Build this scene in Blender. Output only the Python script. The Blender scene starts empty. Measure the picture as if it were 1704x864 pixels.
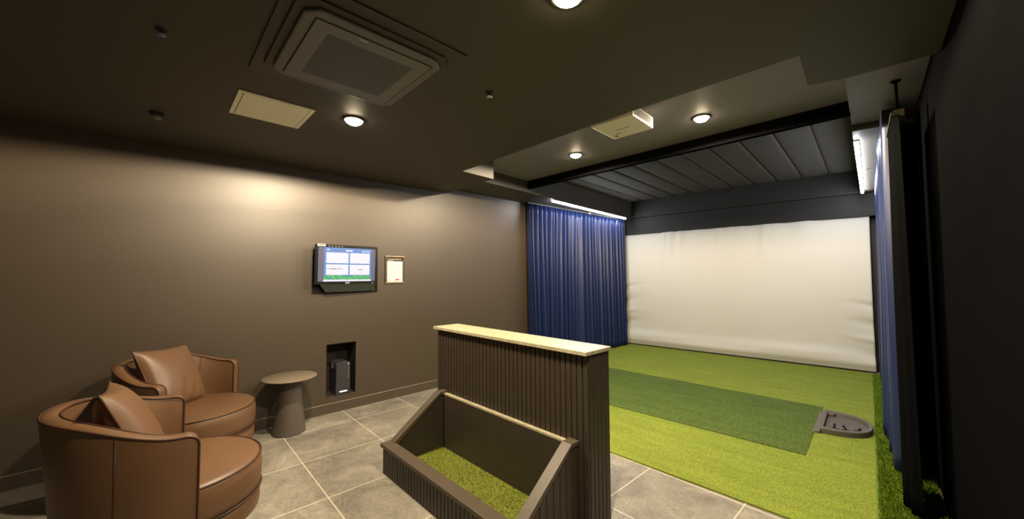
import bpy, bmesh, math, random
from mathutils import Vector, Matrix
random.seed(7)
S = bpy.context.scene
COL = S.collection
PI = math.pi

# ------------------------------------------------------------------ helpers
def lin(c):
    c /= 255.0
    return c/12.92 if c <= .04045 else ((c+.055)/1.055)**2.4
def rgb(r, g, b): return (lin(r), lin(g), lin(b), 1)

class MB:
    """collects vertices and faces for one mesh"""
    def __init__(s): s.v = []; s.f = []; s.sm = []
    def add(s, vs, fs, smooth=False):
        n = len(s.v); s.v += [tuple(v) for v in vs]
        for f in fs: s.f.append([i+n for i in f]); s.sm.append(smooth)
        return s
    def box(s, x0, x1, y0, y1, z0, z1, M=None):
        vs = [Vector((x, y, z)) for z in (z0, z1) for y in (y0, y1) for x in (x0, x1)]
        if M: vs = [M @ v for v in vs]
        return s.add(vs, [(0,2,3,1),(4,5,7,6),(0,1,5,4),(2,6,7,3),(0,4,6,2),(1,3,7,5)])
    def prism(s, pts, z0, z1, smooth=False):
        """counter-clockwise outline pulled from z0 to z1"""
        a = sum(pts[i][0]*pts[(i+1) % len(pts)][1]-pts[(i+1) % len(pts)][0]*pts[i][1] for i in range(len(pts)))
        if a < 0: pts = pts[::-1]
        n = len(pts)
        s.add([(p[0],p[1],z0) for p in pts]+[(p[0],p[1],z1) for p in pts], [tuple(range(n-1,-1,-1)), tuple(range(n,2*n))])
        base = len(s.v)-2*n
        for i in range(n):
            j = (i+1) % n
            s.f.append([base+i, base+j, base+n+j, base+n+i]); s.sm.append(smooth)
        return s
    def lathe(s, prof, seg=48, c=(0,0), M=None, cap=True):
        n = len(prof); vs = []
        for i in range(seg):
            a = 2*PI*i/seg
            for (r, z) in prof:
                v = Vector((c[0]+r*math.cos(a), c[1]+r*math.sin(a), z)); vs.append(M @ v if M else v)
        fs = []
        for i in range(seg):
            k = (i+1) % seg
            for j in range(n-1): fs.append((i*n+j, k*n+j, k*n+j+1, i*n+j+1))
        s.add(vs, fs, True)
        if cap:
            b = len(s.v)-seg*n
            s.f.append([b+i*n for i in range(seg)][::-1]); s.sm.append(False)
            s.f.append([b+i*n+n-1 for i in range(seg)]); s.sm.append(False)
        return s
    def tube(s, pts, r, seg=8, closed=False):
        pts = [Vector(p) for p in pts]; n = len(pts); vs = []
        up0 = None
        for i in range(n):
            a = pts[(i-1) % n] if (closed or i > 0) else pts[i]
            b = pts[(i+1) % n] if (closed or i < n-1) else pts[i]
            t = (b-a).normalized()
            if up0 is None: up0 = t.orthogonal().normalized()
            up0 = (up0-t*up0.dot(t)).normalized(); w = t.cross(up0)
            for k in range(seg):
                an = 2*PI*k/seg; vs.append(pts[i]+up0*r*math.cos(an)+w*r*math.sin(an))
        fs = []
        for i in range(n if closed else n-1):
            j = (i+1) % n
            for k in range(seg):
                l = (k+1) % seg; fs.append((i*seg+k, j*seg+k, j*seg+l, i*seg+l))
        s.add(vs, fs, True)
        if not closed:
            b = len(s.v)-n*seg
            s.f.append([b+k for k in range(seg)]); s.sm.append(False)
            s.f.append([b+(n-1)*seg+k for k in range(seg)][::-1]); s.sm.append(False)
        return s
    def grid(s, fn, nu, nv, smooth=True):
        vs = [fn(i/nu, j/nv) for j in range(nv+1) for i in range(nu+1)]
        fs = [(j*(nu+1)+i, j*(nu+1)+i+1, (j+1)*(nu+1)+i+1, (j+1)*(nu+1)+i) for j in range(nv) for i in range(nu)]
        return s.add(vs, fs, smooth)
    def build(s, name, mat, parent=None, bevel=0, bseg=2, solid=0, M=None, recalc=False, loc=None):
        me = bpy.data.meshes.new(name); me.from_pydata(s.v, [], s.f)
        me.polygons.foreach_set('use_smooth', s.sm)
        for m in (mat if isinstance(mat, (list, tuple)) else [mat]): me.materials.append(m)
        me.update()
        if recalc:
            b = bmesh.new(); b.from_mesh(me); bmesh.ops.recalc_face_normals(b, faces=b.faces); b.to_mesh(me); b.free()
        o = bpy.data.objects.new(name, me); COL.objects.link(o)
        if parent: o.parent = parent
        if M is not None: o.matrix_local = M
        if loc is not None: o.location = loc
        if solid:
            q = o.modifiers.new('solid', 'SOLIDIFY'); q.thickness = solid; q.offset = 0
        if bevel:
            q = o.modifiers.new('bevel', 'BEVEL'); q.width = bevel; q.segments = bseg; q.limit_method = 'ANGLE'; q.angle_limit = math.radians(35)
            q.harden_normals = False
        return o

def boxes(name, mat, parent, rows, **k):
    """each row is a box of its own, so a part of its own"""
    for r in rows: MB().box(*r).build(name, mat, parent, **k)
def tag(o, label=None, cat=None, group=None, kind=None):
    if label: o['label'] = label
    if cat: o['category'] = cat
    if group: o['group'] = group
    if kind: o['kind'] = kind
    return o
def thing(name, label, cat, loc=(0,0,0), rz=0, group=None):
    o = bpy.data.objects.new(name, None); COL.objects.link(o)
    o.empty_display_size = .1
    o.location = loc; o.rotation_euler = (0,0,rz)
    return tag(o, label, cat, group)
def dup(root, loc, rz, label):
    r = root.copy(); COL.objects.link(r); r.location = loc; r.rotation_euler = (0,0,rz); r['label'] = label
    for ch in list(root.children):
        c = ch.copy(); COL.objects.link(c); c.parent = r
        for g in list(ch.children):
            d = g.copy(); COL.objects.link(d); d.parent = c
    return r
def text_mesh(name, body, size, mat, parent, M, ext=.0004):
    cu = bpy.data.curves.new(name, 'FONT'); cu.body = body; cu.size = size; cu.align_x = 'CENTER'; cu.align_y = 'CENTER'; cu.extrude = ext
    t = bpy.data.objects.new(name, cu); COL.objects.link(t)
    dg = bpy.context.evaluated_depsgraph_get(); me = bpy.data.meshes.new_from_object(t.evaluated_get(dg))
    bpy.data.objects.remove(t); me.materials.clear(); me.materials.append(mat)
    o = bpy.data.objects.new(name, me); COL.objects.link(o); o.parent = parent; o.matrix_local = M
    return o

# ---------------------------------------------------------------- materials
def nodes(name):
    m = bpy.data.materials.new(name); m.use_nodes = True
    nt = m.node_tree; return m, nt, nt.nodes['Principled BSDF']
def N(nt, t, **k):
    n = nt.nodes.new(t)
    for a, b in k.items():
        if a.startswith('i_'): n.inputs[a[2:].replace('_', ' ')].default_value = b
        else: setattr(n, a, b)
    return n
def paint(name, c, rough=.5, spec=.5, metal=0, var=.06, scale=4, bump=0, bscale=200, bdist=.002, coord='Object'):
    """flat colour with a slow tone variation and an optional fine grain"""
    m, nt, p = nodes(name); L = nt.links.new
    tc = N(nt, 'ShaderNodeTexCoord')
    no = N(nt, 'ShaderNodeTexNoise'); no.inputs['Scale'].default_value = scale; no.inputs['Detail'].default_value = 4
    L(tc.outputs[coord], no.inputs['Vector'])
    cr = N(nt, 'ShaderNodeValToRGB')
    cr.color_ramp.elements[0].color = tuple(x*(1-var) for x in c[:3])+(1,); cr.color_ramp.elements[1].color = tuple(min(1, x*(1+var)) for x in c[:3])+(1,)
    cr.color_ramp.elements[0].position = .3; cr.color_ramp.elements[1].position = .7
    L(no.outputs['Fac'], cr.inputs['Fac']); L(cr.outputs['Color'], p.inputs['Base Color'])
    p.inputs['Roughness'].default_value = rough; p.inputs['Metallic'].default_value = metal; p.inputs['Specular IOR Level'].default_value = spec
    if bump:
        n2 = N(nt, 'ShaderNodeTexNoise'); n2.inputs['Scale'].default_value = bscale; n2.inputs['Detail'].default_value = 3
        L(tc.outputs[coord], n2.inputs['Vector'])
        b = N(nt, 'ShaderNodeBump'); b.inputs['Strength'].default_value = bump; b.inputs['Distance'].default_value = bdist
        L(n2.outputs['Fac'], b.inputs['Height']); L(b.outputs['Normal'], p.inputs['Normal'])
    return m
def emit(name, c, s):
    m, nt, p = nodes(name)
    p.inputs['Base Color'].default_value = (.02,.02,.02,1); p.inputs['Emission Color'].default_value = c; p.inputs['Emission Strength'].default_value = s
    return m

M = {}
M['wall'] = paint('wall_paint', rgb(67,56,44), .48, .7, var=.04, scale=1.5, bump=.25, bscale=90)
M['ceil'] = paint('ceiling_paint', rgb(68,63,56), .55, .4, var=.05, scale=1.2, bump=.2, bscale=60)
M['ceil_lit'] = paint('ceiling_paint_lit', rgb(126,120,128), .55, .4, var=.04, scale=1.2, bump=.2, bscale=60)  # ceiling paint made paler and greyer: the bay's brighter light put into the colour
M['dark'] = paint('black_paint', rgb(40,38,36), .6, .3, var=.06)
M['blackwall'] = paint('black_wall_paint', rgb(13,13,14), .9, 0, var=.06)
M['pad'] = paint('padded_fabric', rgb(58,55,50), .85, .2, var=.08, scale=6, bump=.3, bscale=400, bdist=.001)
M['slat'] = paint('dark_wood_slats', rgb(58,50,41), .45, .45, var=.1, scale=9, bump=.15, bscale=80)
M['board'] = paint('dark_board', rgb(60,53,44), .4, .45, var=.08, scale=5, bump=.1, bscale=60)
M['rail'] = paint('dark_painted_rail', rgb(82,72,60), .45, .45, var=.06, scale=6)
M['groove'] = paint('black_backing', rgb(24,22,20), .8, .2)
M['skirt'] = paint('baseboard_paint', rgb(78,68,57), .5, .4, var=.05)
M['skirt_edge'] = paint('pale_baseboard_edge', rgb(150,138,118), .4, .5)
M['leather'] = paint('brown_leather', rgb(100,72,49), .43, .5, var=.07, scale=5, bump=.12, bscale=260, bdist=.001)
M['piping'] = paint('dark_brown_piping', rgb(62,38,24), .5, .4)
M['blackmetal'] = paint('black_metal', rgb(30,28,27), .4, .5)
M['table'] = paint('taupe_metal', rgb(86,78,70), .45, .4, var=.04, bump=.15, bscale=500, bdist=.0005)
M['tabletop'] = paint('pale_taupe_metal', rgb(124,112,96), .45, .4, var=.04, bump=.15, bscale=500, bdist=.0005)
M['white'] = paint('white_plastic', rgb(236,232,218), .45, .4, var=.02)
M['cream'] = paint('cream_panel_paint', rgb(250,246,228), .5, .3, var=.02)
M['mark'] = paint('grey_print', rgb(120,115,100), .6, .2)
M['black'] = paint('black_plastic', rgb(20,20,21), .3, .5)
M['chin'] = paint('dark_green_glass', rgb(40,48,44), .15, .6)
M['tower'] = paint('charcoal_plastic', rgb(56,56,60), .4, .4)
M['silver'] = paint('silver_metal', rgb(190,186,178), .3, .5, metal=.9)
M['bronze'] = paint('bronze_frame', rgb(84,72,58), .35, .5, metal=.3)
M['clip'] = paint('satin_bronze', rgb(150,132,108), .4, .5, metal=.6)
M['paper'] = paint('white_paper', rgb(232,230,220), .7, .2, var=.01)
M['ink'] = paint('dark_ink', rgb(52,46,44), .7, .2)
M['ink2'] = paint('grey_ink', rgb(168,166,158), .7, .2)
M['redink'] = paint('red_ink', rgb(186,50,44), .7, .2)
M['acbody'] = paint('charcoal_cassette', rgb(104,104,102), .4, .4, var=.03)
M['acplate'] = paint('brown_cassette_plate', rgb(60,54,47), .45, .5, var=.03)
M['tray'] = paint('dark_grey_rubber', rgb(84,79,75), .55, .4, var=.05)
M['rubber'] = paint('black_rubber', rgb(18,18,18), .6, .4)
M['tan'] = paint('tan_label', rgb(190,172,120), .6, .2)
M['bulb'] = emit('warm_lamp_lens', (1,.80,.50,1), 60)
M['led'] = emit('cool_led_diffuser', (.93,.96,1,1), 110)
M['redled'] = emit('red_indicator', (1,.25,.12,1), 4)
M['amberled'] = emit('amber_indicator', (1,.5,.2,1), 4)
M['scr_blue'] = emit('screen_blue', rgb(84,134,205), 1.0)
M['scr_white'] = emit('screen_white', rgb(238,236,246), 1.0)
M['scr_side'] = emit('screen_lilac_bars', rgb(102,98,128), .8)
M['scr_teal'] = emit('screen_teal', rgb(96,178,168), 1.4)
M['scr_grey'] = emit('screen_grey_print', rgb(140,145,150), 1.0)
M['scr_grn'] = emit('screen_green_print', rgb(140,170,70), 1.2)
M['blueled'] = emit('blue_white_indicator', (.6,.75,1,1), 6)
M['dot'] = emit('white_indicator', (1,1,1,1), 1.2)

def m_screen_grass():
    m, nt, p = nodes('screen_grass'); L = nt.links.new
    tc = N(nt, 'ShaderNodeTexCoord'); no = N(nt, 'ShaderNodeTexNoise'); no.inputs['Scale'].default_value = 30
    cr = N(nt, 'ShaderNodeValToRGB')
    cr.color_ramp.elements[0].color = rgb(70,160,150); cr.color_ramp.elements[1].color = rgb(110,215,110)
    cr.color_ramp.elements[0].position = .4; cr.color_ramp.elements[1].position = .6
    L(tc.outputs['Object'], no.inputs['Vector']); L(no.outputs['Fac'], cr.inputs['Fac'])
    p.inputs['Base Color'].default_value = (0,0,0,1); L(cr.outputs['Color'], p.inputs['Emission Color']); p.inputs['Emission Strength'].default_value = .85
    return m
M['scr_grass'] = m_screen_grass()

def m_floor():
    m, nt, p = nodes('stone_floor_tiles'); L = nt.links.new
    tc = N(nt, 'ShaderNodeTexCoord'); mp = N(nt, 'ShaderNodeMapping')
    # tile grid turned with the lounge walls, one joint crossing at (-3.191, 1.039)
    mp.inputs['Rotation'].default_value = (0,0,math.radians(3.9)); T = .617
    c, s = math.cos(math.radians(3.9)), math.sin(math.radians(3.9))
    px, py = -3.191, 1.039
    mp.inputs['Location'].default_value = (-(c*px-s*py)+10*T, -(s*px+c*py)+10*T, 0)
    L(tc.outputs['Object'], mp.inputs['Vector'])
    br = N(nt, 'ShaderNodeTexBrick'); br.offset = 0; br.squash = 1
    br.inputs['Scale'].default_value = 1; br.inputs['Brick Width'].default_value = T; br.inputs['Row Height'].default_value = T
    br.inputs['Mortar Size'].default_value = .0035; br.inputs['Mortar Smooth'].default_value = .1
    br.inputs['Color1'].default_value = (.85,.85,.85,1); br.inputs['Color2'].default_value = (1.05,1.05,1.05,1); br.inputs['Mortar'].default_value = (1,1,1,1)
    L(mp.outputs['Vector'], br.inputs['Vector'])
    n1 = N(nt, 'ShaderNodeTexNoise'); n1.inputs['Scale'].default_value = 3.2; n1.inputs['Detail'].default_value = 9; n1.inputs['Roughness'].default_value = .66; n1.inputs['Distortion'].default_value = .8
    L(tc.outputs['Object'], n1.inputs['Vector'])
    cr = N(nt, 'ShaderNodeValToRGB'); e = cr.color_ramp.elements
    e[0].position = .32; e[0].color = rgb(112,107,99); e[1].position = .72; e[1].color = rgb(162,155,143)
    q = cr.color_ramp.elements.new(.52); q.color = rgb(138,132,121)
    L(n1.outputs['Fac'], cr.inputs['Fac'])
    # thin pale veins
    n2 = N(nt, 'ShaderNodeTexNoise'); n2.inputs['Scale'].default_value = 2.6; n2.inputs['Detail'].default_value = 6; n2.inputs['Distortion'].default_value = 1.5
    L(tc.outputs['Object'], n2.inputs['Vector'])
    vr = N(nt, 'ShaderNodeValToRGB'); v = vr.color_ramp.elements
    v[0].position = .49; v[0].color = (0,0,0,1); v[1].position = .515; v[1].color = (0,0,0,1); k = v.new(.502); k.color = (.22,.22,.22,1)
    L(n2.outputs['Fac'], vr.inputs['Fac'])
    n3 = N(nt, 'ShaderNodeTexNoise'); n3.inputs['Scale'].default_value = 45; n3.inputs['Detail'].default_value = 5
    L(tc.outputs['Object'], n3.inputs['Vector'])
    mx0 = N(nt, 'ShaderNodeMix', data_type='RGBA', blend_type='OVERLAY'); mx0.inputs[0].default_value = .35
    L(cr.outputs['Color'], mx0.inputs[6]); L(n3.outputs['Fac'], mx0.inputs[7])
    mx1 = N(nt, 'ShaderNodeMix', data_type='RGBA'); L(vr.outputs['Color'], mx1.inputs[0]); L(mx0.outputs[2], mx1.inputs[6]); mx1.inputs[7].default_value = rgb(186,180,166)
    mx2 = N(nt, 'ShaderNodeMix', data_type='RGBA', blend_type='MULTIPLY'); mx2.inputs[0].default_value = .5
    L(mx1.outputs[2], mx2.inputs[6]); L(br.outputs['Color'], mx2.inputs[7])
    mx3 = N(nt, 'ShaderNodeMix', data_type='RGBA'); L(br.outputs['Fac'], mx3.inputs[0]); L(mx2.outputs[2], mx3.inputs[6]); mx3.inputs[7].default_value = rgb(205,196,172)
    L(mx3.outputs[2], p.inputs['Base Color'])
    p.inputs['Roughness'].default_value = .5; p.inputs['Specular IOR Level'].default_value = .4
    b = N(nt, 'ShaderNodeBump'); b.inputs['Strength'].default_value = .12; b.inputs['Distance'].default_value = .003
    L(n3.outputs['Fac'], b.inputs['Height']); L(b.outputs['Normal'], p.inputs['Normal'])
    return m
M['floor'] = m_floor()

def m_turf(name, c0, c1, scale=130, streak=True, bump=.8):
    m, nt, p = nodes(name); L = nt.links.new
    tc = N(nt, 'ShaderNodeTexCoord')
    n1 = N(nt, 'ShaderNodeTexNoise'); n1.inputs['Scale'].default_value = scale; n1.inputs['Detail'].default_value = 3; n1.inputs['Roughness'].default_value = .7
    L(tc.outputs['Object'], n1.inputs['Vector'])
    mp = N(nt, 'ShaderNodeMapping'); mp.inputs['Scale'].default_value = (1.2, 7, 1); L(tc.outputs['Object'], mp.inputs['Vector'])
    n2 = N(nt, 'ShaderNodeTexNoise'); n2.inputs['Scale'].default_value = 1.6 if streak else 4; n2.inputs['Detail'].default_value = 4
    L(mp.outputs['Vector'] if streak else tc.outputs['Object'], n2.inputs['Vector'])
    cr = N(nt, 'ShaderNodeValToRGB'); e = cr.color_ramp.elements
    e[0].position = .36; e[0].color = c0; e[1].position = .62; e[1].color = c1
    L(n1.outputs['Fac'], cr.inputs['Fac'])
    hs = N(nt, 'ShaderNodeHueSaturation'); mr = N(nt, 'ShaderNodeMapRange')
    mr.inputs['From Min'].default_value = .3; mr.inputs['From Max'].default_value = .7; mr.inputs['To Min'].default_value = .88; mr.inputs['To Max'].default_value = 1.12
    L(n2.outputs['Fac'], mr.inputs['Value']); L(mr.outputs['Result'], hs.inputs['Value']); L(cr.outputs['Color'], hs.inputs['Color'])
    L(hs.outputs['Color'], p.inputs['Base Color'])
    p.inputs['Roughness'].default_value = .8; p.inputs['Specular IOR Level'].default_value = .15
    b = N(nt, 'ShaderNodeBump'); b.inputs['Strength'].default_value = bump; b.inputs['Distance'].default_value = .006
    L(n1.outputs['Fac'], b.inputs['Height']); L(b.outputs['Normal'], p.inputs['Normal'])
    return m
M['turf'] = m_turf('yellow_green_turf', rgb(84,102,26), rgb(140,151,60))
M['mat'] = m_turf('dark_green_turf', rgb(38,54,20), rgb(94,114,50), 110)
M['fringe'] = m_turf('long_green_pile', rgb(74,100,20), rgb(122,148,42), 90, False)
M['trough_turf'] = m_turf('olive_turf', rgb(84,96,30), rgb(146,152,66), 200, False)

def m_cloth(name, c, rough=.75, sheen=.4, bs=500, spec=.25):
    m, nt, p = nodes(name); L = nt.links.new
    tc = N(nt, 'ShaderNodeTexCoord'); n1 = N(nt, 'ShaderNodeTexNoise'); n1.inputs['Scale'].default_value = bs
    L(tc.outputs['Object'], n1.inputs['Vector'])
    p.inputs['Base Color'].default_value = c; p.inputs['Roughness'].default_value = rough
    p.inputs['Sheen Weight'].default_value = sheen; p.inputs['Specular IOR Level'].default_value = spec
    b = N(nt, 'ShaderNodeBump'); b.inputs['Strength'].default_value = .15; b.inputs['Distance'].default_value = .001
    L(n1.outputs['Fac'], b.inputs['Height']); L(b.outputs['Normal'], p.inputs['Normal'])
    return m
M['curtain'] = m_cloth('navy_curtain_fabric', rgb(28,40,82), .4, .0, spec=.45)
M['charcoal'] = m_cloth('charcoal_curtain_fabric', rgb(14,14,15), 1.0, .0, spec=0)
M['screen'] = m_cloth('white_screen_cloth', rgb(204,201,197), .8, .1)

def m_counter():
    m, nt, p = nodes('pale_speckled_stone'); L = nt.links.new
    tc = N(nt, 'ShaderNodeTexCoord'); n1 = N(nt, 'ShaderNodeTexNoise'); n1.inputs['Scale'].default_value = 34; n1.inputs['Detail'].default_value = 8; n1.inputs['Roughness'].default_value = .75
    L(tc.outputs['Object'], n1.inputs['Vector'])
    cr = N(nt, 'ShaderNodeValToRGB'); e = cr.color_ramp.elements
    e[0].position = .33; e[0].color = rgb(146,138,110); e[1].position = .62; e[1].color = rgb(188,180,152)
    L(n1.outputs['Fac'], cr.inputs['Fac']); L(cr.outputs['Color'], p.inputs['Base Color']); p.inputs['Roughness'].default_value = .4
    return m
M['counter'] = m_counter()

def m_grille():
    """round perforations on a staggered lattice"""
    m, nt, p = nodes('perforated_grille'); L = nt.links.new
    tc = N(nt, 'ShaderNodeTexCoord'); sx = N(nt, 'ShaderNodeSeparateXYZ'); L(tc.outputs['Object'], sx.inputs[0])
    def mth(op, a, b=None):
        n = N(nt, 'ShaderNodeMath', operation=op)
        for i, q in enumerate((a, b)):
            if q is None: continue
            if isinstance(q, (int, float)): n.inputs[i].default_value = q
            else: L(q, n.inputs[i])
        return n.outputs[0]
    P = .0160
    def lat(off):
        u = mth('SUBTRACT', mth('FRACT', mth('ADD', mth('DIVIDE', sx.outputs[0], P*1.7), 20+off)), .5)
        v = mth('SUBTRACT', mth('FRACT', mth('ADD', mth('DIVIDE', sx.outputs[1], P), 20+off)), .5)
        u = mth('MULTIPLY', u, 1.7)
        return mth('LESS_THAN', mth('ADD', mth('MULTIPLY', u, u), mth('MULTIPLY', v, v)), .165)
    h = mth('MAXIMUM', lat(0), lat(.5))
    # holes only in the central field
    inx = mth('LESS_THAN', mth('ABSOLUTE', sx.outputs[0]), .205); iny = mth('LESS_THAN', mth('ABSOLUTE', sx.outputs[1]), .205)
    h = mth('MULTIPLY', h, mth('MULTIPLY', inx, iny))
    mx = N(nt, 'ShaderNodeMix', data_type='RGBA'); L(h, mx.inputs[0]); mx.inputs[6].default_value = rgb(112,112,112); mx.inputs[7].default_value = rgb(12,12,11)
    L(mx.outputs[2], p.inputs['Base Color']); p.inputs['Roughness'].default_value = .45
    return m
M['grille'] = m_grille()

# ------------------------------------------------------------------- camera
f, W0 = 627.3, 1704.0
yaw, pitch, roll = math.radians(43.32), math.radians(2.52), math.radians(-.29)
fw = Vector((-math.sin(yaw)*math.cos(pitch), math.cos(yaw)*math.cos(pitch), math.sin(pitch)))
r0 = Vector((math.cos(yaw), math.sin(yaw), 0)); u0 = r0.cross(fw)
rr = math.cos(roll)*r0+math.sin(roll)*u0; uu = -math.sin(roll)*r0+math.cos(roll)*u0
cam = bpy.data.cameras.new('camera'); co = bpy.data.objects.new('camera', cam); COL.objects.link(co)
cam.sensor_fit = 'HORIZONTAL'; cam.sensor_width = 36; cam.lens = f/W0*36; cam.clip_start = .02
mw = Matrix.Identity(4)
for i in range(3): mw[i][0], mw[i][1], mw[i][2] = rr[i], uu[i], -fw[i]
mw[2][3] = 1.42
co.matrix_world = mw; S.camera = co

# -------------------------------------------------------------- room setting
AW = math.radians(-3.22)                                   # the lounge side wall is a little out of square
WL = Matrix.Translation((-4.063, 2.894, 0)) @ Matrix.Rotation(AW, 4, 'Z')     # wall frame: +x into the room, +y along the wall
def struct(o): return tag(o, kind='structure')

b = MB(); b.box(-5.2, 2.2, -2.6, 8.3, -.1, 0)
struct(b.build('floor', M['floor']))

# left wall with the niche cut into it
b = MB()
n0, n1, nz0, nz1, dp = -1.338, -1.034, .163, .712, .24
ys = [-5.4, n0, n1, 5.0]; zs = [0, nz0, nz1, 3.15]
for i in range(3):
    for j in range(3):
        if i == 1 and j == 1: continue
        b.add([(0,ys[i],zs[j]),(0,ys[i+1],zs[j]),(0,ys[i+1],zs[j+1]),(0,ys[i],zs[j+1])], [(0,1,2,3)])
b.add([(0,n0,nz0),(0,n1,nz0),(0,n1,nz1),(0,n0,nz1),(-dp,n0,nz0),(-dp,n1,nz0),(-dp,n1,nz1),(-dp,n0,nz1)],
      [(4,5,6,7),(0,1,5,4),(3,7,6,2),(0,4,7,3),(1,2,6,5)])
b.add([(-.3,-5.4,0),(-.3,5.0,0),(-.3,5.0,3.15),(-.3,-5.4,3.15)], [(3,2,1,0)])
struct(b.build('wall_left', [M['wall'], M['dark']], M=WL))
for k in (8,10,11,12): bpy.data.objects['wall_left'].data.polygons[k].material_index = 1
# baseboard with a pale top edge
b = MB(); b.box(0, .012, -5.2, 1.5, 0, .097)
bb = struct(b.build('baseboard_left', M['skirt'], M=WL))
b = MB(); b.box(0, .013, -5.2, 1.5, .097, .1)
b.build('top_edge', M['skirt_edge'], bb)

# front wall (behind the screen), beam above the screen and header box under the pads
AF = math.atan2(.125, 3.755)
FR = Matrix.Translation((-3.71, 7.41, 0)) @ Matrix.Rotation(AF, 4, 'Z')       # +x along the screen to the right, +y away from the room
b = MB(); b.box(-.6, 4.4, .12, .25, 0, 3.15); struct(b.build('wall_front', M['dark'], M=FR))
b = MB(); b.box(-.14, 4.0, -.03, .12, 2.268, 2.60); struct(b.build('trim_1', M['dark'], M=FR))
b = MB(); b.box(-.14, 4.0, -.11, .12, 2.60, 3.1); struct(b.build('trim_2', M['dark'], M=FR))
# right wall of the bay, return wall, lounge walls
b = MB(); b.box(.3, .42, 1.5, 7.9, 0, 3.15); struct(b.build('wall_right', M['blackwall']))
b = MB(); b.box(.42, 1.75, 1.5, 1.62, 0, 3.15); struct(b.build('wall_return', M['wall']))
b = MB(); b.box(1.63, 1.75, -2.35, 1.5, 0, 3.15); struct(b.build('wall_lounge', M['wall']))
b = MB(); b.box(-4.6, 1.75, -2.47, -2.35, 0, 3.15); struct(b.build('wall_back', M['wall']))

# ceilings: low lounge ceiling with its left strip, higher bay ceiling, side soffits, recess for the pads
b = MB()
b.prism([(-4.6,-2.5),(1.75,-2.5),(1.75,2.82),(-.064,2.82),(-.22,2.77),(-.216,2.362),(-1.06,2.376),(-3.077,2.511),(-3.077,2.962),(-4.6,3.06)], 2.53, 3.16)
struct(b.build('ceiling', M['ceil']))
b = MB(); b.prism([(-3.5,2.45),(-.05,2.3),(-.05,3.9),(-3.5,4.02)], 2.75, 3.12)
struct(b.build('ceiling_bay', M['ceil_lit']))
b = MB(); b.prism([(-4.3,3.06),(-3.41,2.985),(-3.44,4.5),(-3.5,7.31),(-4.3,7.29)], 2.59, 3.14)
struct(b.build('soffit_left', M['ceil']))
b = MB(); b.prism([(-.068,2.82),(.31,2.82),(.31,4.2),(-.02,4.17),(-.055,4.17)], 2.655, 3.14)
struct(b.build('soffit_right', M['ceil_lit']))  # paler copy of the ceiling paint, for the light on this stretch
b = MB(); b.prism([(-.055,4.17),(.31,4.2),(.31,7.45),(-.038,7.42)], 2.60, 3.14)
struct(b.build('soffit_light_side', M['ceil']))
b = MB(); b.prism([(-3.44,3.96),(-.055,3.83),(-.055,3.89),(-3.44,4.02)], 2.645, 3.1)
struct(b.build('trim_3', M['blackwall']))
b = MB(); b.prism([(-3.6,3.95),(.0,3.85),(.0,7.5),(-3.6,7.4)], 2.96, 3.13)
struct(b.build('ceiling_recess', M['dark']))

# padded ceiling panels, long way towards the screen
names = ['nearest the left light strip','second from the left light strip','third from the left light strip','fourth from the left light strip','fifth from the left light strip',
 'in the middle of the row','fifth from the right light strip','fourth from the right light strip','third from the right light strip','second from the right light strip','nearest the right light strip']
for k in range(11):
    xr = -.06-.3137*(10-k); xl = xr-.3137
    y0 = 4.04; y1 = 7.27+.033*xl
    def pf(u, v, xl=xl, xr=xr, y0=y0, y1=y1):
        e = min(u, 1-u)*(xr-xl); g = min(v, 1-v)*(y1-y0)
        d = .022*(1-math.exp(-e/.02))+.010*(1-math.exp(-g/.03))
        return (xl+.0015+(xr-xl-.003)*u, y0+(y1-y0)*v, 2.93-d)
    b = MB(); b.grid(lambda u, v: pf((1-math.cos(PI*u))/2, (1-math.cos(PI*v))/2), 16, 24)
    b.box(xl+.0015, xr-.0015, y0, y1, 2.93, 2.96)
    o = b.build('padded_ceiling_panel', M['pad'])
    tag(o, 'long dark padded panel on the bay ceiling, '+names[k], 'ceiling panel', 'padded panels of the bay ceiling')

# ------------------------------------------------------------------- turf
b = MB()
b.prism([(-3.93,2.915),(-3.0,2.868),(-1.58,2.785),(-.39,2.735),(-.006,2.715),(-.006,7.49),(-3.72,7.38),(-3.80,7.25),(-3.83,4.6)], .001, .010)
o = b.build('golf_turf', M['turf']); tag(o, 'bright yellow-green putting turf covering the bay floor', 'turf')
b = MB(); b.prism([(-2.97,3.765),(-.402,3.752),(-.394,5.215),(-2.985,5.25)], .0105, .016)
o = b.build('hitting_mat', M['mat']); tag(o, 'darker green rectangular hitting mat laid in the turf', 'mat')
# long-pile strip along the right curtain
b = MB(); b.prism([(-.004,2.1),(.29,2.1),(.29,7.4),(-.004,7.4)], .001, .012)
for i in range(26000):
    y = 2.1+5.25*random.random()**1.35; x = random.uniform(.004, .285)
    h = random.uniform(.018,.036); a = random.uniform(0, PI); w = .0028; lx, ly = max(-x-.003, random.gauss(-.004,.012)), random.gauss(0,.012)
    dx, dy = w*math.cos(a), w*math.sin(a)
    b.add([(x-dx,y-dy,.011),(x+dx,y+dy,.011),(x+lx*.4+dx*.8,y+ly*.4+dy*.8,.011+h*.6),(x+lx,y+ly,.011+h),(x+lx*.4-dx*.8,y+ly*.4-dy*.8,.011+h*.6)], [(0,1,2,3,4)])
o = b.build('grass_fringe', M['fringe']); tag(o, 'strip of longer darker green artificial grass under the right curtain', 'artificial grass', kind='stuff')

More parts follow.
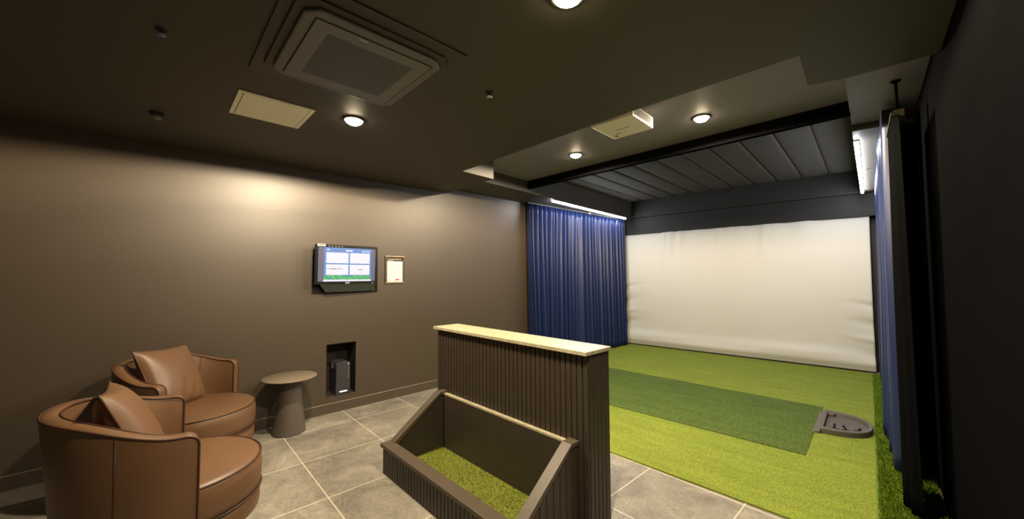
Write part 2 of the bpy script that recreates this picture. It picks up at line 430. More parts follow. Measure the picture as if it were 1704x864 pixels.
# ------------------------------------------------------------------ curtains
def curtain(name, A, B, z0, z1, folds, amp, label, seed, flare=0, mat='curtain'):
    rnd = random.Random(seed)
    A, B = Vector(A), Vector(B); d = B-A; ln = d.length; t = d.normalized(); nrm = Vector((t.y, -t.x, 0))
    root = thing(name, label, 'curtain', (A.x, A.y, 0))
    nf = folds; ph = [0.0]
    for i in range(nf): ph.append(ph[-1]+rnd.uniform(.6,1.5))
    ph = [p/ph[-1] for p in ph]
    am = [rnd.uniform(.6,1.25) for _ in range(nf+1)]
    sh = [rnd.uniform(-1,1) for _ in range(nf+1)]
    lean = [rnd.uniform(-1,1) for _ in range(nf+1)]
    hem = [rnd.uniform(-1,1) for _ in range(nf+1)]
    per = 14
    def fn(u, v):
        k = u*nf; i = min(int(k), nf-1); fr = k-i
        s = ph[i]+(ph[i+1]-ph[i])*fr
        w = 2*((1+math.cos(2*PI*fr))/2)**2.3-1
        q = am[i]*(1-fr)+am[i+1]*fr; le = lean[i]*(1-fr)+lean[i+1]*fr; he = hem[i]*(1-fr)+hem[i+1]*fr
        dn = 1-v                                             # 0 at the top, 1 at the hem
        a = amp*q*(.65+.5*dn)+.012*le*math.sin(5*dn+3*he)*dn
        along = s*ln+.05*le*dn+.02*he*math.sin(4*dn)*dn-flare*dn*(1-s)**6
        off = w*a+.015*he*dn**3+.03*math.sin(9*s+1.3)*dn*.4
        z = z0+(z1-z0)*v
        if v == 0: z = z0+.006*abs(he)
        p = t*along+nrm*off
        return (p.x, p.y, z)
    b = MB(); b.grid(fn, nf*per, 22)
    b.build('fabric', M[mat], root, solid=.003)
    b = MB(); q = Matrix.Rotation(math.atan2(t.y, t.x), 4, 'Z')
    b.box(0, ln, -.02, .02, z1+.001, z1+.022, q)
    b.build('curtain_track', M['dark'], root)
    return root
curtain('curtain', (-3.875,4.47,0), (-3.665,7.22,0), .016, 2.565, 26, .066, 'navy blue pleated curtain on the left of the bay, behind the slatted divider', 3)
curtain('curtain', (.135,3.75,0), (.14,7.28,0), .052, 2.575, 30, .05, 'navy blue pleated curtain at the far right, beside the dark tee tray', 11, flare=0)
curtain('curtain', (.148,3.12,0), (.143,3.60,0), .052, 2.35, 5, .026, 'charcoal curtain panel at the right edge, nearer than the navy curtain', 23, mat='charcoal')

# ------------------------------------------------------------- impact screen
root = thing('impact_screen', 'large white fabric impact screen filling the front of the bay', 'screen', (-3.71,7.41,0), AF)
def sf(u, v):
    w = 3.755; x = w*u; z = .02+2.245*v
    e = .010*math.exp(-((v-.09)/.035)**2)*(1+.4*math.sin(9*u+1))+.012*math.exp(-((v-.045)/.03)**2)
    y = -.012*math.sin(PI*u)*math.sin(PI*v)
    y -= e*3.6
    y += .008*math.sin(14*u+2*v)*math.exp(-((v-.12)/.12)**2)
    # soft vertical puckers hanging from the top
    for c, s, a in ((.22,.010,.010),(.25,.014,-.010),(.30,.012,.008),(.38,.02,.007),(.48,.012,.009),(.53,.015,.012),(.57,.012,-.009),(.66,.016,.011),(.70,.02,-.008),(.80,.03,.008)):
        y -= abs(a)*4.0*math.exp(-((u-c+.03*(1-v))/(s*1.15))**2)*max(0, (v-.62)/.38)**.8
    # drag wrinkles from the sides
    for c, s, a in ((.52,.02,.010),(.40,.03,.012),(.30,.02,-.010),(.20,.03,.014)):
        y += 2.6*a*(math.exp(-((v-c-.25*u)/s)**2)*max(0, 1-u/.16)**2+math.exp(-((v-c+.1-.25*(1-u))/s)**2)*max(0, 1-(1-u)/.14)**2)
    if u < .02: x += .012*math.sin(PI*v)
    if u > .98: x += -.02*math.sin(PI*v)*.3
    return (x, y, z)
b = MB(); b.grid(sf, 200, 110); b.build('screen_cloth', M['screen'], root, solid=.002)
b = MB(); b.box(.0, 3.755, .06, .075, 2.22, 2.262); b.build('top_rail', M['dark'], root)

# ------------------------------------------------------------------ LED strips
def led(label, A, B, z, zled0=0, part=(0,1)):
    A, B = Vector(A), Vector(B); d = B-A; ln = d.length
    root = thing('led_strip_light', label, 'strip light', (A.x, A.y, z), math.atan2(d.y, d.x))
    b = MB(); b.box(0, ln, -.017, .017, -.014, 0); b.build('housing', M['silver'], root, bevel=.002)
    b = MB(); n = 14
    prof = [(.016*math.cos(PI+PI*k/n), -.014+.026*math.sin(PI+PI*k/n)) for k in range(n+1)]
    b.add([(ln*part[0], y, q) for y, q in prof]+[(ln*part[1], y, q) for y, q in prof], [(i, i+1, n+2+i, n+1+i) for i in range(n)]+[tuple(range(n+1))[::-1], tuple(range(n+1,2*n+2))])
    b.build('diffuser', M['led'], root, recalc=True)
    return root
led('white glowing LED strip along the left soffit, above the left curtain', (-3.462,4.58), (-3.512,7.05), 2.588)
led('white glowing LED strip along the right soffit, beside the right curtain', (-.036,4.45), (-.018,7.24), 2.598)
def sensor(name, label, p, mat, lead):
    root = thing(name, label, 'sensor', p)
    b = MB(); b.lathe([(.002,.0),(.012,.004),(.014,.012),(.012,.02),(.002,.024)], 16); b.build('lens', mat, root)
    b = MB(); b.tube([(0,0,.02),(lead[0]*.3,lead[1]*.3,.04),(lead[0],lead[1],lead[2])], .003); b.build('lead', M['dark'], root)
sensor('motion_sensor', 'tiny red-lit sensor hanging below the left LED strip', (-3.515,5.72,2.50), M['redled'], (-.03,.0,.10))
sensor('motion_sensor', 'tiny amber-lit sensor hanging beside the right LED strip', (.012,5.75,2.55), M['amberled'], (.05,.0,.052))

# ------------------------------------------------------------------ downlights
def downlight(x, y, z, label, power, r=.06, wide=((.03,.0),(.10,1),(.15,1),(.26,.56),(.5,.48))):
    root = thing('downlight', label, 'downlight', (x, y, z), 0, 'warm round downlights in the ceiling')
    b = MB(); b.lathe([(r,-.001),(r,-.012),(r+.012,-.010),(r+.016,-.001)], 40, cap=False); b.build('trim_ring', M['dark'], root)
    b = MB(); b.lathe([(.001,-.040),(r*.3,-.0385),(r*.6,-.032),(r*.85,-.021),(r-.002,-.010),(r-.001,-.001)], 40); b.build('lens', M['bulb'], root, recalc=True)
    l = bpy.data.lights.new('lamp', 'POINT'); l.energy = power; l.color = (1,.82,.56); l.shadow_soft_size = .03
    # wide reflector: throws more light sideways than straight down, nothing above the rim
    l.use_nodes = True; nt = l.node_tree; L = nt.links.new; em = nt.nodes['Emission']
    g = N(nt, 'ShaderNodeTexCoord'); sx = N(nt, 'ShaderNodeSeparateXYZ'); L(g.outputs['Normal'], sx.inputs[0])
    cr = N(nt, 'ShaderNodeValToRGB'); e = cr.color_ramp.elements
    ab = N(nt, 'ShaderNodeMath', operation='MULTIPLY'); ab.inputs[1].default_value = -1; L(sx.outputs[2], ab.inputs[0])
    e[0].position = 0; e[0].color = (0,0,0,1); e[1].position = 1; e[1].color = (.50,.50,.50,1)
    for q, w in wide: k = e.new(q); k.color = (w,w,w,1)
    L(ab.outputs[0], cr.inputs['Fac'])
    mu = N(nt, 'ShaderNodeMath', operation='MULTIPLY'); mu.inputs[1].default_value = 3.0; L(cr.outputs['Color'], mu.inputs[0]); L(mu.outputs[0], em.inputs['Strength'])
    o = bpy.data.objects.new('lamp', l); COL.objects.link(o); o.parent = root; o.location = (0,0,-.045)
P0 = 185
BAY = ((.04,.0),(.12,.42),(.2,.55),(.3,.56),(.5,.53))           # same lamp type; sideways light cut down to dim the beam and screen top
downlight(-2.602,1.14,2.53, 'glowing warm downlight between the cream ceiling hatch and the ceiling air conditioner', P0)
downlight(-2.285,3.45,2.75, 'glowing warm downlight on the bay ceiling left of the white projector', P0*.92, wide=BAY)
downlight(-.975,3.37,2.75, 'glowing warm downlight on the bay ceiling right of the white projector', P0*.92, wide=BAY)
downlight(-.823,1.20,2.53, 'warm downlight at the top edge of the picture, above the slatted divider', P0)

# ---------------------------------------------------------- ceiling equipment
# cassette air conditioner
root = thing('air_conditioner', 'dark square ceiling cassette air conditioner with a perforated grille', 'air conditioner', (-1.878,.835,2.53), AW)
def cham(hx, hy, c): return [(-hx+c,-hy),(hx-c,-hy),(hx,-hy+c),(hx,hy-c),(hx-c,hy),(-hx+c,hy),(-hx,hy-c),(-hx,-hy+c)]
b = MB(); b.box(-.43,.43,-.40,.385,-.010,-.0005); b.build('ceiling_plate', M['acplate'], root, bevel=.003)
b = MB(); b.prism(cham(.36,.355,.06), -.022, -.010); b.build('cover_frame', M['acplate'], root, bevel=.004)
b = MB(); b.prism(cham(.325,.32,.05), -.040, -.022); b.build('body', M['acbody'], root, bevel=.008, bseg=3)
b = MB(); b.box(-.275,.275,-.27,.27,-.0445,-.040); b.build('grille', M['grille'], root, bevel=.002)
b = MB()
for s in (-1,1):
    b.box(s*.278-.002, s*.278+.002, -.274, .274, -.0408, -.0400); b.box(-.274,.274, s*.274-.002, s*.274+.002, -.0408, -.0400)
b.build('grille_gap', M['groove'], root)
b = MB(); b.box(.256,.266,-.09,-.05,-.0452,-.0445) ; b.build('badge', M['silver'], root)
# hatch
root = thing('access_panel', 'cream rectangular access hatch in the dark ceiling', 'ceiling hatch', (-2.852,.70,2.53), AW)
b = MB(); b.box(-.208,.208,-.208,.208,-.008,-.0005); b.build('frame', M['cream'], root, bevel=.0015)
b = MB(); b.box(-.196,.196,-.180,.180,-.011,-.008); b.build('door', M['cream'], root, bevel=.0015)
boxes('joint', M['mark'], root, [(-.196,.196,-.1835,-.1805,-.0086,-.008),(-.196,.196,.1805,.1835,-.0086,-.008)])
# projector
root = thing('projector', 'white projector hanging under the dark ceiling in front of the bay', 'projector', (-1.348,2.685,2.56), math.radians(-1))
hx, hy = .170,.178
b = MB(); b.box(-hx,hx,-hy,hy,.0,.095); b.build('body', M['white'], root, bevel=.012, bseg=3)
b = MB()
for i in range(16): b.box(hx-.0005, hx+.002, -hy+.03+i*.018, -hy+.036+i*.018, .018, .08)
b.build('side_vent', M['mark'], root)
b = MB(); b.box(-.14,-.02,-hy-.003,-hy+.0005,.025,.075); b.build('port_panel', M['black'], root)
b = MB(); b.lathe([(.001,-.003),(.03,-.003),(.036,.0)], 32, (-.09,0), Matrix.Translation((0,hy,.05)) @ Matrix.Rotation(-PI/2,4,'X')); b.build('lens', M['black'], root)
b = MB(); b.box(-.055,.055,-.004,.004,-.001,.0002); b.build('underside_print', M['mark'], root)
boxes('underside_sticker', M['mark'], root, [(-.12,-.10,.10,.13,-.001,.0002),(-.09,-.05,.07,.08,-.001,.0002)])
b = MB(); b.lathe([(.05,.13),(.05,.10),(.03,.0955)], 24); b.lathe([(.02,.185),(.02,.13)], 20); b.lathe([(.06,.1895),(.06,.18)], 28); b.build('ceiling_mount', M['silver'], root)
b = MB(); b.tube([(-.15,-hy-.002,.045),(-.16,-hy-.03,.07),(-.13,-hy-.03,.12),(-.06,-.08,.186)], .005); b.tube([(-.07,-hy-.002,.05),(-.07,-hy-.025,.075),(-.05,-.12,.17)], .004); b.build('cable', M['rubber'], root)

def sprinkler(x, y, label, mat, s=1.0):
    root = thing('sprinkler_head', label, 'sprinkler', (x, y, 2.53))
    b = MB(); b.lathe([(.022*s,.006),(.022*s,-.004),(.010*s,-.008)], 24); b.build('rosette', M['dark'], root)
    b = MB(); b.lathe([(.006*s,-.008),(.006*s,-.022)], 12); b.build('stem', mat, root)
    b = MB(); b.lathe([(.001,-.027),(.018*s,-.026),(.018*s,-.023),(.004,-.022)], 18); b.build('deflector', mat, root)
sprinkler(-1.631,1.535, 'small silvery sprinkler head on the ceiling beside the air conditioner', M['silver'])
sprinkler(-2.262,.12, 'small bluish sprinkler head on the dark ceiling near the air conditioner', paint('blue_grey_metal', rgb(110,110,170), .4, .5, metal=.4), 1.0)
root = thing('smoke_detector', 'small dim glass dome sensor on the ceiling above the armchairs', 'sensor', (-3.458,.176,2.53))
b = MB(); b.lathe([(.04,-.0005),(.04,-.012),(.03,-.018)], 32); b.build('base', M['dark'], root)
b = MB(); b.lathe([(.028,-.018),(.026,-.03),(.018,-.041),(.001,-.046)], 28); b.build('dome', M['mark'], root)

# box at the near end of the right curtain
root = thing('sensor_box', 'small black box with a tan label beside the top of the right curtain', 'sensor', (.150,3.40,2.425))
b = MB(); b.box(-.055,.06,-.03,.03,-.045,.05); b.build('case', M['black'], root, bevel=.004)
b = MB(); b.box(.0,.05,-.0325,-.03,-.012,.032); b.build('label_plate', M['tan'], root)
b = MB(); b.lathe([(.008,.05),(.008,.2295)], 12, (.02,0)); b.lathe([(.025,.2305),(.025,.223)], 16, (.02,0)); b.lathe([(.012,.05),(.012,.062)], 6, (.02,0)); b.build('hanger', M['blackwall'], root)

# --------------------------------------------------------------- TV and poster
# wall frame coordinates: y along the wall measured from (…, 2.894)
def wy(y): return (y-2.894)/math.cos(AW)
root = thing('monitor', 'wide black wall monitor lit with a blue and white menu', 'monitor'); root.matrix_world = WL @ Matrix.Translation((0, wy(1.75), 1.25))
b = MB(); y0, y1, h = -.343,.343,.395
b.box(0,.012,y0,y0+.10,0,h); b.box(0,.012,y1-.02,y1,0,h); b.box(0,.012,y0+.10,y1-.02,0,.016); b.box(0,.012,y0+.10,y1-.02,h-.05,h); b.build('wall_frame', M['black'], root)
b = MB(); b.box(.012,.06,-.08,.12,.22,.34); b.build('bracket', M['black'], root)
TV = Matrix.Translation((.10,-.02,.30)) @ Matrix.Rotation(math.radians(3),4,'Z') @ Matrix.Rotation(math.radians(2),4,'Y')
hw, hh = .328,.205
b = MB(); b.box(-.035,0,-hw,hw,-hh,hh); body = b.build('housing', M['black'], root, bevel=.005, M=TV)
def scr(name, mat, y0, y1, z0, z1, d):
    b = MB(); b.box(0, .0006+d, y0, y1, z0, z1); return b.build(name, mat, body)
sw, sh = .302,.176
scr('screen', M['scr_side'], -sw, sw, -sh, sh, 0)
scr('menu_background', M['scr_blue'], -.245,.252,-.14,sh, .0005)
scr('menu_tile', M['scr_white'], -.225,.002,.014,.125,.001)
scr('menu_tile', M['scr_white'], .017,.236,.014,.125,.001)
scr('menu_tile', M['scr_white'], -.225,.002,-.108,.001,.001)
scr('menu_tile', M['scr_white'], .017,.236,-.108,.001,.001)
scr('menu_grass', M['scr_grass'], -.245,.252,-.158,-.112,.0008)
scr('menu_footer', M['scr_white'], -.25,.256,-.176,-.158,.0012)
boxes('menu_title', M['scr_white'], body, [(0,.0022,-.22,-.19,.148,.158),(0,.0022,-.03,.045,.141,.156),(0,.0022,.15,.19,.140,.150),(0,.0022,.196,.236,.140,.150)])
b = MB(); b.box(0,.0024,-.22,-.06,-.048,-.042); b.box(0,.0024,-.17,-.13,-.051,-.040); b.build('menu_picture', M['scr_grey'], body)
b = MB(); b.box(0,.0024,.11,.16,-.058,-.048); b.build('menu_picture', M['scr_grn'], body)
b = MB(); b.add([(-.02,-.28,-hh),(-.02,hw-.01,-hh),(-.05,hw-.02,-hh-.085),(-.05,-.21,-hh-.085),(-.0,-.28,-hh),(-.0,hw-.01,-hh),(-.035,hw-.02,-hh-.085),(-.035,-.21,-hh-.085)],
   [(3,2,1,0),(4,5,6,7),(0,1,5,4),(2,3,7,6),(1,2,6,5),(3,0,4,7)]); b.build('chin', M['chin'], body)
RY = Matrix(((0,0,1,0),(1,0,0,0),(0,1,0,0),(0,0,0,1)))
text_mesh('brand_print', 'acer', .028, M['dot'], body, Matrix.Translation((.0008,.0,-.190)) @ RY)
b = MB(); b.box(0,.001,.27,.285,-.199,-.195); b.build('power_light', M['dot'], body)
b = MB(); b.box(.0003,.0012,-.312,-.235,.185,.207); b.build('sticker', M['paper'], body)
boxes('sticker_print', M['ink'], body, [(.0012,.0016,-.298,-.25,.191,.2),(.0012,.0016,-.248,-.242,.188,.196)])
boxes('icon', M['ink2'], body, [(.0003,.001,-.205+.033*k,-.193+.033*k,.187,.194) for k in range(5)])

root = thing('framed_notice', 'framed white notice with a dark heading on the wall right of the monitor', 'notice'); root.matrix_world = WL @ Matrix.Translation((0, wy(2.306), 1.505))
fy, fz = .121,.163
t = .022
boxes('side_bar', M['bronze'], root, [(0,.016,-fy,-fy+t,-fz,fz),(0,.016,fy-t,fy,-fz,fz)], bevel=.003)
boxes('clip_rail', M['clip'], root, [(0,.018,-fy,fy,fz-.018,fz),(0,.018,-fy,fy,-fz,-fz+.014)], bevel=.004)
b = MB(); b.box(0,.006,-fy+t,fy-t,-fz+.018,fz-.02); b.build('paper', M['paper'], root)
b = MB(); b.box(.006,.0066,-fy+t,fy-t,.098,fz-.02); b.build('heading_band', M['ink'], root)
b = MB()
for k in range(11):
    y = -.085+.0155*k; b.box(.0066,.007,y,y+.011,.115,.128)
b.build('heading_letters', M['ink2'], root)
boxes('heading_line', M['ink2'], root, [(.0066,.007,-.085,-.02,.101,.107)])
b = MB()
rnd = random.Random(5)
for k in range(12):
    z = .078-.0145*k; b.box(.006,.0064,-.08,-.08+rnd.uniform(.05,.14),z,z+.003)
b.build('text_lines', M['ink2'], root)
b = MB(); b.box(.006,.0066,.008,.055,-.128,-.112); b.build('red_print', M['redink'], root)
boxes('small_print', M['ink'], root, [(.006,.0066,.06,.085,-.126,-.120),(.006,.0066,-.07,-.058,-.126,-.114)])

# device in the niche
root = thing('computer_tower', 'dark grey upright device with a blue-white light standing in the wall niche', 'device'); root.matrix_world = WL @ Matrix.Translation((-.085, wy(1.735), nz0+.0005))
b = MB(); w, hgt = .074,.345
prof = [(-w*1.0,0),(w,0),(w,hgt-.015)]+[(w-2*w*a/8, hgt-.015+.018*math.sin(PI*a/8)) for a in range(1,8)]+[(-w,hgt-.015)]
n = len(prof)
b.add([(-.11,y,z) for y, z in prof]+[(.075,y,z) for y, z in prof], [tuple(range(n))[::-1], tuple(range(n,2*n))]+[(i,(i+1)%n,n+(i+1)%n,n+i) for i in range(n)])
tw = b.build('case', M['tower'], root, bevel=.006, bseg=3, recalc=True)
b = MB(); b.box(.0745,.0765,-.035,.04,.028,.037); b.build('light_bar', M['blueled'], root)
b = MB(); b.box(.0745,.0765,.048,.057,.312,.321); b.build('power_light', M['dot'], root)
boxes('icon', M['ink2'], root, [(.0745,.0762,.049,.055,.17+.024*k,.177+.024*k) for k in range(5)])
b = MB(); b.box(-.06,-.02,-w-.012,-w-.0005,.27,.32); b.build('side_latch', M['silver'], root)

# ------------------------------------------------------------ slatted divider
AD = math.atan2(1.825-1.905, 1.52)
DV = Matrix.Translation((-2.665,1.905,0)) @ Matrix.Rotation(AD,4,'Z')       # x along the front face to the right, y back
Ld = 1.522; TH = .215
root = thing('divider_counter', 'chest-high dark slatted divider with a pale stone top', 'counter'); root.matrix_world = DV
b = MB(); b.box(.012, Ld-.012, .012, TH-.012, .001, .975); b.build('core', M['groove'], root)
def slats(b, x0, x1, y0, y1, z0, z1, pitch, gap, axis='x'):
    n = max(1, round(((x1-x0) if axis == 'x' else (y1-y0))/pitch)); p = ((x1-x0) if axis == 'x' else (y1-y0))/n
    for i in range(n):
        if axis == 'x': b.box(x0+i*p+gap/2, x0+(i+1)*p-gap/2, y0, y1, z0, z1)
        else: b.box(x0, x1, y0+i*p+gap/2, y0+(i+1)*p-gap/2, z0, z1)
b = MB(); slats(b, 0, Ld, 0, .0115, .001, .975, .0400, .008); b.build('front_slats', M['slat'], root, bevel=.0012, bseg=1)
b = MB(); slats(b, 0, Ld, TH-.0115, TH, .001, .975, .0400, .008); b.build('back_slats', M['slat'], root, bevel=.0012, bseg=1)
b = MB(); slats(b, Ld-.0115, Ld, .012, TH-.012, .001, .975, .0395, .007, 'y'); b.build('right_end_slats', M['slat'], root, bevel=.0012, bseg=1)
b = MB(); slats(b, 0, .0115, .012, TH-.012, .001, .975, .0395, .007, 'y'); b.build('left_end_slats', M['slat'], root, bevel=.0012, bseg=1)
b = MB(); b.box(-.03, Ld+.004, -.026, TH+.014, .9755, .998); b.build('countertop', M['counter'], root, bevel=.002)

# ------------------------------------------------------------------- trough
TR = DV @ Matrix.Translation((.085,-.0005,0))
TL, TD = 1.37, .515                                        # length, depth
root = thing('bag_trough', 'low dark slatted trough with turf inside, against the front of the divider', 'trough'); root.matrix_world = TR
ft = .055
def side(x0, x1, name):
    b = MB(); prof = [(-TD+.02,.001),(-.001,.001),(-.001,.471),(-.06,.471),(-TD+.075,.185),(-TD+.02,.185)]
    n = len(prof)
    b.add([(x0,y,z) for y, z in prof]+[(x1,y,z) for y, z in prof], [tuple(range(n)), tuple(range(n,2*n))[::-1]]+[(i,n+i,n+(i+1)%n,(i+1)%n) for i in range(n)])
    return b.build(name, M['board'], root, recalc=True)
def rail(x0, x1, name='side_rail'):
    b = MB(); prof = [(-TD+.058,.186),(-.060,.4455),(-.001,.4455),(-.001,.468),(-.068,.468),(-TD+.070,.218)]
    prof = [(-TD+.055,.2125),(-TD+.072,.1855),(-.062,.4715),(-.001,.4715),(-.001,.494),(-.07,.494)]
    n = len(prof)
    b.add([(x0,y,z) for y, z in prof]+[(x1,y,z) for y, z in prof], [tuple(range(n)), tuple(range(n,2*n))[::-1]]+[(i,n+i,n+(i+1)%n,(i+1)%n) for i in range(n)])
    return b.build(name, M['rail'], root, recalc=True, bevel=.0015)
side(.008,.045,'side_panel'); side(TL-.045,TL-.010,'side_panel')
rail(0,.062); rail(TL-.066,TL)
def side_slats(x0, x1, name):
    b = MB(); n = 9; p = (TD-.03)/n
    for i in range(n):
        ya, yb = -TD+.022+i*p+.003, -TD+.022+(i+1)*p-.003
        def zt(y): return min(.469, max(.183, .183+(y+TD-.075)*(.471-.185)/(TD-.135)))
        za, zb = zt(ya), zt(yb)
        b.add([(x0,ya,.001),(x0,yb,.001),(x0,yb,zb),(x0,ya,za),(x1,ya,.001),(x1,yb,.001),(x1,yb,zb),(x1,ya,za)], [(0,3,2,1),(4,5,6,7),(0,1,5,4),(1,2,6,5),(2,3,7,6),(3,0,4,7)])
    b.build(name, M['slat'], root, recalc=True)
side_slats(TL-.0098, TL-.002, 'side_slats'); side_slats(.0,.0078,'side_slats')
b = MB(); b.box(.012,TL-.012,-TD+.012,-TD+.045,.001,.186); b.build('front_panel', M['groove'], root)
b = MB(); slats(b, .002, TL-.002, -TD, -TD+.0118, .001, .186, .0375, .006); b.build('front_slats', M['slat'], root, bevel=.001, bseg=1)
b = MB(); b.box(-.012,TL+.008,-TD-.014,-TD+.072,.1862,.212); b.build('front_rail', M['rail'], root, bevel=.003)
b = MB(); b.box(.045,TL-.045,-.030,-.001,.001,.466); b.build('back_panel', M['board'], root)
b = MB(); b.box(.0455,TL-.0455,-.031,-.001,.466,.478); b.build('ledge', M['counter'], root)
b = MB(); b.box(.046,TL-.046,-TD+.046,-.031,.001,.045); b.build('base_board', M['groove'], root)
b = MB(); b.box(.047,TL-.047,-TD+.047,-.032,.045,.052)
for i in range(16000):
    x = random.uniform(.05,TL-.05); y = random.uniform(-TD+.05,-.034); h = random.uniform(.007,.013); a = random.uniform(0,PI); w = .0016
    dx, dy = w*math.cos(a), w*math.sin(a); lx, ly = random.gauss(0,.005), random.gauss(0,.005)
    b.add([(x-dx,y-dy,.0515),(x+dx,y+dy,.0515),(x+lx,y+ly,.0515+h)], [(0,1,2)])
o = b.build('turf_lining', M['trough_turf'], root); tag(o, kind='stuff')

# ---------------------------------------------------------------- tee tray
root = thing('tee_tray', 'dark grey bullet-shaped tee tray on the turf beside the hitting mat', 'tray', (-.392,4.69,.0105), 0)
def bullet(L, hy, x0, n=40):
    pts = []
    for i in range(n+1):
        a = -PI/2+PI*i/n
        cx, sy = math.cos(a), math.sin(a)
        pts.append((x0+(L)*(abs(cx)**.75), hy*(abs(sy)**.85)*(1 if sy > 0 else -1)))
    return pts
outer = bullet(.345,.315,.035); inner = bullet(.295,.262,.055)
b = MB(); n = len(outer)
vs = [(x,y,0) for x, y in outer]+[(x,y,.040) for x, y in outer]+[((x-.2)*.985+.2,y*.985,.046) for x, y in outer]+[((x-.2)*1.02+.2,y*1.02,.046) for x, y in inner]+[(x,y,.042) for x, y in inner]+[((x-.2)*.97+.2,y*.97,.012) for x, y in inner]
fs = []
for k in range(5):
    for i in range(n): fs.append((k*n+i, k*n+(i+1)%n, (k+1)*n+(i+1)%n, (k+1)*n+i))
fs.append(tuple(range(n))[::-1]); fs.append(tuple(range(5*n,6*n)))
b.add(vs, fs); b.build('tray_body', M['tray'], root, recalc=True)
b = MB()
for k in range(26):
    x = .075+.0098*k; hw = .245*(max(0,1-((x-.055)/.295)**(1/.75*1.0)))**.5
    if hw > .02: b.box(x, x+.0045, -hw, hw, .0115, .0135)
b.build('tray_ribs', M['tray'], root)
b = MB(); b.add([(-.022,-.345,0),(.034,-.345,0),(.034,.345,0),(-.022,.345,0),(-.018,-.342,.005),(.034,-.342,.026),(.034,.342,.026),(-.018,.342,.005)], [(3,2,1,0),(4,5,6,7),(0,1,5,4),(1,2,6,5),(2,3,7,6),(3,0,4,7)]); b.build('ramp_flange', M['tray'], root)
b = MB(); b.prism([(.056,.20),(.10,.20),(.115,.235),(.09,.262),(.056,.262)], .012, .037); b.build('corner_block', M['tray'], root, bevel=.003)
def tee(x, y, rz, label, tilt):
    root = thing('rubber_tee', label, 'tee', (x, y, .0243), rz, 'black rubber tees in the tray')
    b = MB()
    for k in range(4):
        b.box(.0,.034,-.006,.006,0,.007, Matrix.Rotation(k*PI/2,4,'Z'))
    b.lathe([(.016,0),(.016,.009),(.009,.012)], 16); b.build('base', M['rubber'], root)
    q = Matrix.Translation((0,0,.009)) @ Matrix.Rotation(tilt,4,'X')
    b = MB(); b.lathe([(.007,0),(.006,.022),(.011,.036),(.013,.04),(.010,.04),(.004,.032)], 16, M=q); b.build('cup', M['rubber'], root)
tee(-.268,4.52,.3,'black rubber tee in the tray, nearest the hitting mat',.4)
tee(-.185,4.53,1.1,'black rubber tee in the tray, middle of the three',-.7)
tee(-.115,4.565,.7,'black rubber tee in the tray, nearest the rounded tip',.9)

# ---------------------------------------------------------------- side table
root = thing('side_table', 'round taupe pedestal side table beside the far armchair', 'side table', (-3.915,1.155,0))
b = MB(); b.lathe([(.135,.0005),(.137,.006),(.135,.016),(.118,.16),(.100,.32),(.090,.46),(.09,.489)], 64); b.build('pedestal', M['table'], root)
b = MB(); b.lathe([(.09,.489),(.215,.492),(.223,.497),(.223,.501),(.22,.504),(.001,.504)], 72); b.build('table_top', M['tabletop'], root)

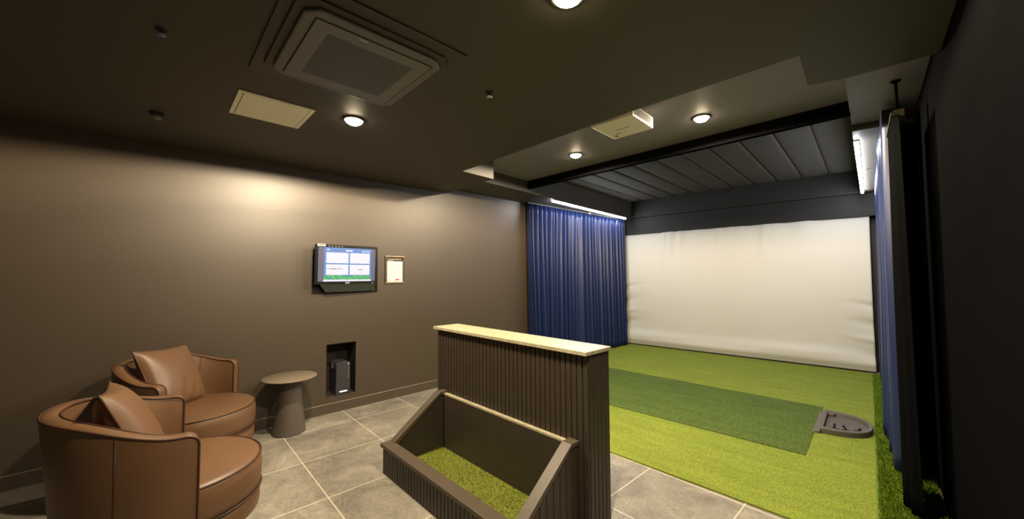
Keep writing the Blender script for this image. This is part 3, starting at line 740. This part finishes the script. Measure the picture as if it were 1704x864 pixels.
# ------------------------------------------------------------------ armchairs
def make_chair(label, loc, rz):
    root = thing('armchair', label, 'armchair', loc, rz, 'brown leather tub armchairs')
    R = .365
    # seat base band
    b = MB(); b.lathe([(.30,.185),(R-.02,.185),(R-.006,.195),(R-.003,.21),(R-.004,.281),(R-.012,.287),(.2,.287)], 72); b.build('seat_base', M['leather'], root)
    # seat cushion with a crowned top
    prof = [(.2,.2875),(R-.012,.2895),(R-.002,.299),(R+.004,.345),(R+.004,.40),(R-.001,.451),(R-.012,.463),(R-.04,.470),(R-.10,.478),(R-.2,.488),(.001,.492)]
    b = MB(); b.lathe(prof, 80); cu = b.build('seat_cushion', M['leather'], root)
    b = MB()
    b.tube([((R-.003)*math.cos(2*PI*i/72),(R-.003)*math.sin(2*PI*i/72),.460) for i in range(72)], .0048, closed=True)
    b.tube([((R+.002)*math.cos(2*PI*i/72),(R+.002)*math.sin(2*PI*i/72),.294) for i in range(72)], .0045, closed=True)
    b.build('cushion_piping', M['piping'], cu)
    # wrap-around back and arms
    Rc, th, n = .381, .062, 60
    path = []
    for i in range(14): path.append((Rc+.006, .052*(1-i/14), 0))
    for i in range(n+1):
        a = -PI*i/n; path.append((Rc*math.cos(a)+.006*math.cos(a), Rc*math.sin(a), i/n))
    for i in range(1,15): path.append((-Rc-.006, .052*i/14, 1))
    m = len(path)
    def top(s):                                              # s 0..1 round the shell, back in the middle
        c = math.sin(PI*s)
        return .73+.10*(c*c*(3-2*c))
    ring = []; vs = []; edge_o = []; edge_i = []
    for i, (x, y, s) in enumerate(path):
        p = Vector((x,y,0)); a = Vector(path[max(0,i-1)][:2]+(0,)); c = Vector(path[min(m-1,i+1)][:2]+(0,))
        t = (c-a).normalized(); nr = Vector((-t.y,t.x,0))     # outward on a clockwise path
        z1 = top(s); z0 = .20; e = .05-max(0, .05-(.052-y)) if s in (0,1) else .05; z1 -= .04*(1-math.sqrt(max(0,1-(1-e/.05)**2))); k = .012
        lean = .035*math.sin(PI*s)**2
        def q(o, z): return p+nr*(o+lean*(z-.4)/.4)+Vector((0,0,z))
        pr = [q(th/2-.01,z0),q(th/2,z0+.012),q(th/2,.30),q(th/2,.5),q(th/2,z1-k),q(th/2-.004,z1-.004),q(th/2-k,z1),q(0,z1+.004),q(-th/2+k,z1),q(-th/2+.004,z1-.004),q(-th/2,z1-k),q(-th/2,.5),q(-th/2,.30),q(-th/2,z0)]
        vs += pr; edge_o.append(q(th/2-.001,z1-.004)); edge_i.append(q(-th/2+.001,z1-.004))
        if i in (0, m-1): ring.append(pr)
    K = 14
    fs = [(i*K+j, i*K+(j+1)%K, (i+1)*K+(j+1)%K, (i+1)*K+j) for i in range(m-1) for j in range(K)]
    b = MB(); b.add(vs, fs, True); b.add(vs[:K], [tuple(range(K))]); b.add(vs[-K:], [tuple(range(K))[::-1]])
    sh = b.build('shell', M['leather'], root, recalc=True)
    b = MB()
    lo = lambda pr: [pr[2]+Vector((0,-.0,0)), pr[4]]
    s0, s1 = ring
    b.tube([s0[1]]+[s0[2]]+[s0[3]]+edge_o+[s1[3]]+[s1[2]]+[s1[1]], .0048)
    b.tube([s0[13],s0[12],s0[11]]+edge_i+[s1[11],s1[12],s1[13]], .0048)
    b.build('shell_piping', M['piping'], sh)
    for i in (24, m-25):
        for col in ((1,2,3,4),(12,11,10)):
            b = MB(); b.tube([vs[i*K+c] for c in col], .0022, 6); b.build('shell_seam', M['piping'], sh)
    # legs
    for a in (.8, 2.34, 3.94, 5.48):
        x, y = .30*math.cos(a), .30*math.sin(a)
        b = MB(); b.lathe([(.013,.0005),(.016,.185)], 16, (x,y)); b.lathe([(.024,.165),(.024,.185)], 16, (x,y)); b.build('leg', M['blackmetal'], root)
    # loose square cushion
    PM = Matrix.Translation((0.0,-.165,.69)) @ Matrix.Rotation(math.radians(24),4,'X') @ Matrix.Rotation(math.radians(-4),4,'Y')
    H = .235
    def pil(u, v, sg):
        a, c = 2*u-1, 2*v-1
        pin = lambda q: 1-.075*(1-q*q)
        th = .088*(max(0,(1-abs(a)**2.6))*max(0,(1-abs(c)**2.6)))**.5
        wr = .005*math.sin(14*a+5*c)*(1-abs(a))*max(0,-c)+.004*math.sin(9*c-11*a)*max(0,-a)*(1-abs(c))
        return (H*a*pin(c), sg*(th+wr), H*c*pin(a))
    b = MB(); b.grid(lambda u, v: pil(u, v, 1), 28, 28); b.grid(lambda u, v: pil(u, v, -1), 28, 28)
    pl = b.build('pillow', M['leather'], root, M=PM, recalc=True)
    ed = [pil(i/28,0,0) for i in range(28)]+[pil(1,i/28,0) for i in range(28)]+[pil(1-i/28,1,0) for i in range(28)]+[pil(0,1-i/28,0) for i in range(28)]
    b = MB(); b.tube(ed, .005, closed=True); b.build('pillow_piping', M['piping'], pl)
    return root
CB = make_chair('brown leather tub armchair nearest the camera, standing in front of the other armchair', (-2.60,.25,0), math.radians(-2))
dup(CB, (-3.645,.452,0), math.radians(-40), 'brown leather tub armchair against the side wall, next to the round table')

# --------------------------------------------------------------------- world
w = bpy.data.worlds.new('world'); S.world = w; w.use_nodes = True
w.node_tree.nodes['Background'].inputs[0].default_value = (.05,.05,.05,1); w.node_tree.nodes['Background'].inputs[1].default_value = .3
vs = S.view_settings; vs.view_transform = 'Standard'; vs.look = 'None'; vs.gamma = 1; vs.use_curve_mapping = False; vs.exposure = 0.0
S.display_settings.display_device = 'sRGB'
